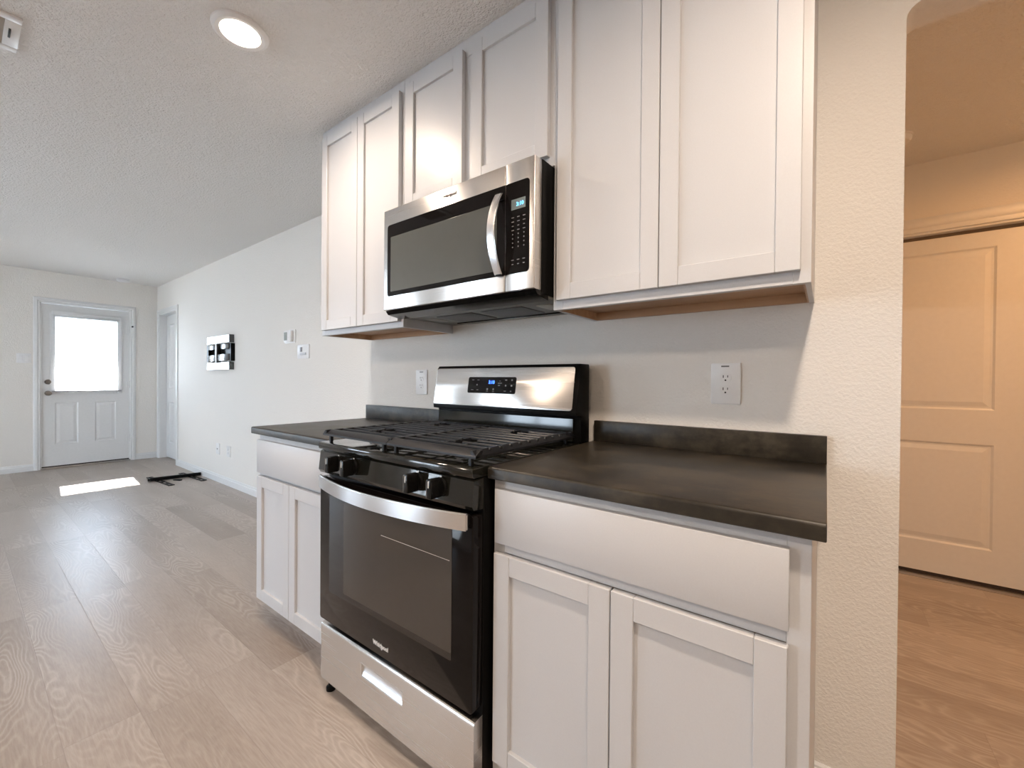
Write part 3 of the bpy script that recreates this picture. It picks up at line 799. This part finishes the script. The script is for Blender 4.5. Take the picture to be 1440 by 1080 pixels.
# burners
def burner(x, y, r_):
    bm = bmesh.new(); z = .914
    lathe(bm, [(r_*1.25, 0), (r_*1.2, .004), (r_*.9, .006), (r_*.9, .014), (r_*.85, .016)], (x, y, z), 'z', 32)
    b_o = obj('burner', bm, simple('burner_alloy', (.25, .24, .23), .4, metal=.8) if 'burner_alloy' not in bpy.data.materials else bpy.data.materials['burner_alloy'], rg)
    bm = bmesh.new(); lathe(bm, [(r_, .0165), (r_, .021), (r_*.92, .024)], (x, y, z), 'z', 32); obj('burner_cap', bm, M_iron, b_o)
burner(.185, -.52, .045); burner(.185, -.24, .034); burner(.585, -.52, .040); burner(.585, -.24, .030)
# grates: two halves; frame, slanted front rail, fingers along x as the photo shows
def grate(x0, x1, hole):
    bm = bmesh.new(); y0, y1, zt = -.672, -.135, .957
    for (ya, s_) in ((y0, 1), (y1, -1)):
        prism(bm, [(ya, .943), (ya+s_*.020, zt), (ya+s_*.030, zt), (ya+s_*.030, zt-.008), (ya+s_*.010, .937), (ya, .937)], 'x', x0, x1, .0008, 1)
    for xa, s_ in ((x0, 1), (x1, -1)):
        if abs(xa-.38) < .02: prism(bm, [(xa, zt-.012), (xa, zt), (xa+s_*.008, zt), (xa+s_*.008, zt-.012)], 'y', y0+.012, y1-.012, .0008, 1)
        else: prism(bm, [(xa, .943), (xa+s_*.014, zt), (xa+s_*.022, zt), (xa+s_*.022, zt-.008), (xa+s_*.008, .937), (xa, .937)], 'y', y0+.002, y1-.002, .0008, 1)
    n = 10; ys = [y0+.070+i*(y1-.045-y0-.070)/(n-1) for i in range(n)]
    xm, xh = hole
    for y in ys:
        near = min(abs(y+.52), abs(y+.24)); brk = .032 if near < .03 else (.014 if near < .055 else 0)
        spans = ((x0+.006, xm-brk), (xm+brk, x1-.006)) if brk else ((x0+.006, x1-.006),)
        for a, b in spans:
            prism(bm, [(y-.006, zt-.010), (y-.0055, zt-.003), (y-.003, zt), (y+.003, zt), (y+.0055, zt-.003), (y+.006, zt-.010)], 'x', a, b, .0015, 1)
    for y in (-.52, -.24):
        for s_ in (-1, 1): bx(bm, xm+s_*.040-.004, xm+s_*.040+.004, y-.055, y+.055, zt-.018, zt-.004, .001, 1)
    for xa in (x0+(x1-x0)*.36, x0+(x1-x0)*.72): bx(bm, xa-.004, xa+.004, y0+.02, y1-.02, zt-.016, zt-.0095)
    for fx in (x0+.030, x1-.030):
        for fy in (y0+.016, y1-.016): bx(bm, fx-.006, fx+.006, fy-.006, fy+.006, .9135, .940, .002, 1)
    obj('grate', bm, M_iron, rg)
grate(R0+.002, .3795, (.185, 0)); grate(.3815, R1-.002, (.585, 0))

# ------------------------------------------------------------------ microwave
mw = thing('microwave_oven', 'stainless over-the-range microwave with black glass door hung under the short cabinet', 'microwave', (.38, -.2, 1.405))
W0, W1, WZ0, WZ1, WF = .004, .757, 1.427, 1.838, -.411
bm = bmesh.new(); bx(bm, W0+.004, W1, -.368, -.003, 1.418, 1.842, .003); obj('body', bm, M_blackm, mw)
def plate(bm, x0, x1, z0, z1, y0, y1, hx0, hx1, hz0, hz1):
    for a, b, c, d in ((x0, hx0, z0, z1), (hx1, x1, z0, z1), (hx0, hx1, z0, hz0), (hx0, hx1, hz1, z1)):
        if b-a > 1e-4: bx(bm, a, b, y0, y1, c, d)
    bmesh.ops.remove_doubles(bm, verts=bm.verts, dist=1e-6)
SX = .6425
GX0, GX1, GZ0, GZ1 = .030, .738, 1.482, 1.773
bm = bmesh.new(); bx(bm, W0, SX-.0012, WF, -.369, WZ0, WZ1, .004, 3)
md = obj('door', bm, M_steel, mw)
bm = bmesh.new(); bx(bm, SX+.0012, W1, WF, -.369, WZ0, WZ1, .004, 3)
mc = obj('control_section', bm, M_steel, mw)
bm = bmesh.new(); pts = rrect(GX0, SX-.0015, GZ0, GZ1, .012, 4)
pts = [(SX-.0015, GZ1), (GX0+.012, GZ1)] + [(GX0+.012-.012*math.sin(math.radians(a)), GZ1-.012+.012*math.cos(math.radians(a))) for a in (30, 60, 90)] + \
      [(GX0+.012-.012*math.cos(math.radians(a)), GZ0+.012-.012*math.sin(math.radians(a))) for a in (0, 30, 60, 90)] + [(SX-.0015, GZ0)]
prism(bm, pts, 'y', WF-.0014, WF+.002, .0006, 1); mg = obj('black_glass', bm, M_glassblk, md)
bm = bmesh.new(); prism(bm, [(.052, 1.500), (.608, 1.500), (.608, 1.722), (.052, 1.722)], 'y', WF-.0020, WF-.0012, .0003, 1); obj('window', bm, M_mwin, md)
bm = bmesh.new()
pts = [(SX+.0015, GZ0), (GX1-.012, GZ0)] + [(GX1-.012+.012*math.sin(math.radians(a)), GZ0+.012-.012*math.cos(math.radians(a))) for a in (30, 60, 90)] + \
      [(GX1-.012+.012*math.cos(math.radians(a)), GZ1-.012+.012*math.sin(math.radians(a))) for a in (0, 30, 60, 90)] + [(SX+.0015, GZ1)]
prism(bm, pts, 'y', WF-.0014, WF+.002, .0006, 1); kp = obj('keypad', bm, M_glassblk, mc)
bm = box(.668, .723, WF-.0018, WF-.0013, 1.684, 1.717); ds = obj('display', bm, M_lcd, kp)
text('clock_digits', '3:10', .017, M_cyan, kp, facing_front(.702, WF-.0020, 1.6995), .0001, .0003)
bm = bmesh.new(); random.seed(2)
for r_ in range(12):
    z = 1.660-r_*.0135
    for c_ in range(3):
        x = .674+c_*.022
        if r_ in (8, 9): continue
        w_ = .0095 if r_ in (0, 1, 3, 10) else (.0035 if r_ > 3 and r_ < 8 else .007)
        obj('key_mark', box(x-w_/2, x+w_/2, WF-.0017, WF-.0013, z-.0012, z+(.0012 if w_ > .005 else .0025)), M_key, kp)
logo(md, .387, WF-.0006, 1.8075, .0165, M_logo_d)
bm = bmesh.new(); path = []
for i in range(23):
    u = -1+2*i/22; path.append((.627, WF-.012-.042*(1-u*u), 1.613+u*.132))
sweep(bm, path, .031, .010, up_=Vector((0, -1, 0)), bev=.003); obj('handle', bm, M_steelh, md)
for s in (-1, 1): obj('handle_bracket', box(.615, .639, WF-.016, WF, 1.613+s*.124-.010, 1.613+s*.124+.010, .002), M_blackm, md)
# underside
bm = bmesh.new()
prism(bm, [(-.402, 1.426), (-.390, 1.412), (-.325, 1.402), (-.325, 1.42), (-.38, 1.427)], 'x', W0+.002, W1-.002, .001, 1)
obj('front_grille', bm, M_black, mw)
bm = bmesh.new(); bx(bm, W0+.008, W1-.004, -.322, -.004, 1.409, 1.420, .002)
us = obj('underside', bm, simple('dark_grey_metal', (.20, .20, .185), .35, metal=.4), mw)
for a in ((.16, .36), (.40, .60)):
    bm = box(a[0], a[1], -.26, -.10, 1.405, 1.410, .002); obj('grease_filter', bm, M_silvr, us)
for a in (.06, .65):
    bm = box(a, a+.06, -.24, -.14, 1.406, 1.410, .002); obj('lamp_cover', bm, simple('lamp_cover_plastic', (.35, .34, .3), .3), us)
bm = box(.10, .66, -.075, -.055, 1.404, 1.410, .001); obj('rear_slot', bm, M_black, us)

# ------------------------------------------------------------------ wall plates
def cyl_y(bm, x, z, r_, y0, y1, n=20): lathe(bm, [(r_, y0), (r_, y1)], (x, 0, z), 'y', n)
def outlet(label, x, z, wall, w_=.074, h=.116, gfx=True, cx=0):
    t = thing('wall_outlet', label, 'outlet', (x, wall, z), None)
    bm = bmesh.new(); prism(bm, rrect(x-w_/2, x+w_/2, z-h/2, z+h/2, .004, 3), 'y', wall-.006, wall-.0002, .0015, 2); obj('cover_plate', bm, M_plas, t)
    for s in (1, -1):
        zc = z+s*.0195; bm = bmesh.new()
        pts = []
        for i in range(33):
            a = 2*PI*i/32
            if i == 32: break
            pts.append((x+cx+.0168*math.cos(a), zc+max(-.0125, min(.0125, .0168*math.sin(a)))))
        pts = [p for i, p in enumerate(pts) if (Vector(p)-Vector(pts[i-1])).length > 1e-5]
        prism(bm, pts, 'y', wall-.0075, wall-.004, .0005, 1); f_ = obj('socket', bm, M_plas, t)
        bm = bmesh.new()
        bx(bm, x+cx-.0078, x+cx-.0052, wall-.0079, wall-.0072, zc-.001, zc+.0075); bx(bm, x+cx+.0052, x+cx+.0074, wall-.0079, wall-.0072, zc+0, zc+.0070)
        lathe(bm, [(.0027, -.0079), (.0027, -.0072)], (x+cx, wall, zc-.0085), 'y', 12)
        obj('slots', bm, M_slot, f_)
    bm = bmesh.new(); lathe(bm, [(.0028, -.0072), (.0028, -.0055)], (x+cx, wall, z), 'y', 12); obj('screw', bm, M_plas, t)
    return t
o1 = outlet('white outlet plate on the wall above the long counter, right of the range', 1.222, 1.137, 0, .086, .131)
bm = box(1.209, 1.232, -.0066, -.0059, 1.190, 1.1945); obj('sticker_mark', bm, simple('grey_print', (.18, .18, .18), .6), o1)
o2 = outlet('white outlet plate on the wall left of the range backguard', -.226, 1.130, 0, .086, .129)
bm = box(-.240, -.212, -.0066, -.0059, 1.181, 1.185); obj('sticker_mark', bm, bpy.data.materials['grey_print'], o2)
outlet('low outlet on the living room wall, the right one of two', -3.60, .364, YL, .10, .115)
t = thing('cable_plate', 'low blank cable plate on the living room wall, left of the outlet', 'wall plate', (-3.90, YL, .363))
bm = bmesh.new(); prism(bm, rrect(-3.95, -3.85, .302, .424, .004, 3), 'y', YL-.006, YL-.0002, .0015, 2); obj('cover_plate', bm, M_plas, t)
bm = bmesh.new(); lathe(bm, [(.006, -.012), (.006, -.005)], (-3.90, YL, .363), 'y', 12); obj('connector', bm, M_nickel, t)
# thermostat and control plate
t = thing('thermostat', 'small white thermostat on the living room wall, upper left of the switch plate', 'thermostat', (-2.245, YL, 1.51))
bm = bmesh.new(); prism(bm, rrect(-2.345, -2.15, 1.452, 1.567, .012, 4), 'y', YL-.006, YL-.0002, .002, 2); obj('back_plate', bm, M_plas, t)
bm = bmesh.new(); prism(bm, rrect(-2.315, -2.185, 1.461, 1.558, .008, 4), 'y', YL-.030, YL-.006, .004, 2); h_ = obj('housing', bm, M_plas, t)
obj('screen', box(-2.302, -2.245, YL-.0306, YL-.0298, 1.475, 1.545), simple('grey_screen', (.30, .33, .32), .2), h_)
t = thing('switch_plate', 'square white switch plate on the living room wall, below the thermostat', 'light switch', (-2.015, YL, 1.371))
bm = bmesh.new(); prism(bm, rrect(-2.11, -1.92, 1.312, 1.430, .005, 3), 'y', YL-.007, YL-.0002, .002, 2); obj('cover_plate', bm, M_plas, t)
bm = box(-2.062, -2.03, YL-.012, YL-.006, 1.37, 1.408, .002); obj('toggle', bm, simple('grey_toggle', (.35, .35, .38), .4), t)
bm = box(-2.06, -1.965, YL-.013, YL-.006, 1.342, 1.362, .002); obj('rocker', bm, simple('pale_rocker', (.62, .63, .66), .4), t)
t = thing('wall_switch', 'double white light switch on the wall left of the front door', 'light switch', (XL, -.981, 1.366))
bm = bmesh.new(); prism(bm, rrect(-1.04, -.922, 1.308, 1.424, .005, 3), 'x', XL+.0002, XL+.006, .0015, 2); obj('cover_plate', bm, M_plas, t)
for y in (-1.005, -.957): obj('rocker', box(XL+.005, XL+.010, y-.016, y+.016, 1.333, 1.399, .0015), M_plas, t)

# ------------------------------------------------------------------ tv wall mount
X0 = -4.13; X1 = -3.445; YW = YL
t = thing('tv_wall_mount', 'black steel television bracket fixed high on the living room wall', 'tv mount', ((X0+X1)/2, YL, 1.42))
bm = bmesh.new()
for z0, z1, a in ((1.518, 1.600, 0), (1.235, 1.312, 0)):
    bx(bm, X0+.03, X1-.02, YW-.046, YW-.042, z0, z1, .001, 1)
    for xa in (X0+.03, X1-.02-.004): bx(bm, xa, xa+.004, YW-.046, YW-.0005, z0, z1, .0008, 1)
    bx(bm, X0+.03, X1-.02, YW-.046, YW-.0005, z1-.003, z1, .0006, 1)
obj('rail', bm, M_steelblk, t)
bm = bmesh.new()
bx(bm, X0, X0+.045, YW-.038, YW-.034, 1.325, 1.51); bx(bm, X1-.035, X1, YW-.038, YW-.034, 1.325, 1.51)
bx(bm, X1-.004, X1, YW-.038, YW-.0005, 1.325, 1.51); bx(bm, X0, X0+.004, YW-.038, YW-.0005, 1.325, 1.51)
bx(bm, X0, X1, YW-.006, YW-.0008, 1.33, 1.505)
obj('side_bracket', bm, M_blackm, t)
for a, b, z0, z1 in ((X0+.06, X0+.27, 1.455, 1.505), (X0+.06, X0+.31, 1.33, 1.395), (X0+.42, X1-.04, 1.455, 1.51), (X0+.34, X1-.04, 1.33, 1.40)):
    obj('arm', box(a, b, YW-.044, YW-.028, z0, z1, .002), M_steelblk, t)
obj('pivot_post', box(X0+.275, X0+.325, YW-.047, YW-.007, 1.312, 1.518, .002), M_steelblk, t)
for x in (X0+.14, X0+.30, X1-.07): obj('bolt', box(x-.012, x+.012, YW-.035, YW-.012, 1.308, 1.334, .002), M_nickel, t)

# brackets lying on the floor
t = thing('tv_bracket_bars', 'black metal television bracket bars lying on the floor beside the baseboard', 'tv mount', (-4.45, .04, 0))
def bar_box(p, q, w_, z0, z1, name, mat, slots=0):
    p = Vector(p); q = Vector(q); d = q-p; L = d.length; a = math.atan2(d.y, d.x); bm = bmesh.new()
    if slots:
        bx(bm, 0, L, -w_/2, -w_/4, z0, z1, .001, 1); bx(bm, 0, L, w_/4, w_/2, z0, z1, .001, 1)
        n = slots
        for i in range(n+1):
            c_ = L*i/n; bx(bm, max(0, c_-.018), min(L, c_+.018), -w_/4, w_/4, z0, z1)
    else: bx(bm, 0, L, -w_/2, w_/2, z0, z1, .003, 2)
    bmesh.ops.transform(bm, matrix=Matrix.Translation((p.x, p.y, 0)) @ Matrix.Rotation(a, 4, 'Z'), verts=bm.verts)
    obj(name, bm, mat, t)
bar_box((-4.70, -.145), (-4.06, -.10), .055, .0005, .008, 'cross_arm', M_blackm, 5)
bar_box((-4.68, .145), (-4.05, .185), .055, .0005, .008, 'cross_arm', M_blackm, 5)
bar_box((-4.49, -.205), (-4.41, .225), .075, .008, .030, 'rail', M_blackm)
bar_box((-4.445, -.195), (-4.365, .250), .028, .008, .042, 'rail', M_blackm)
bar_box((-4.33, -.01), (-4.25, .03), .03, .0005, .012, 'clip', M_blackm)
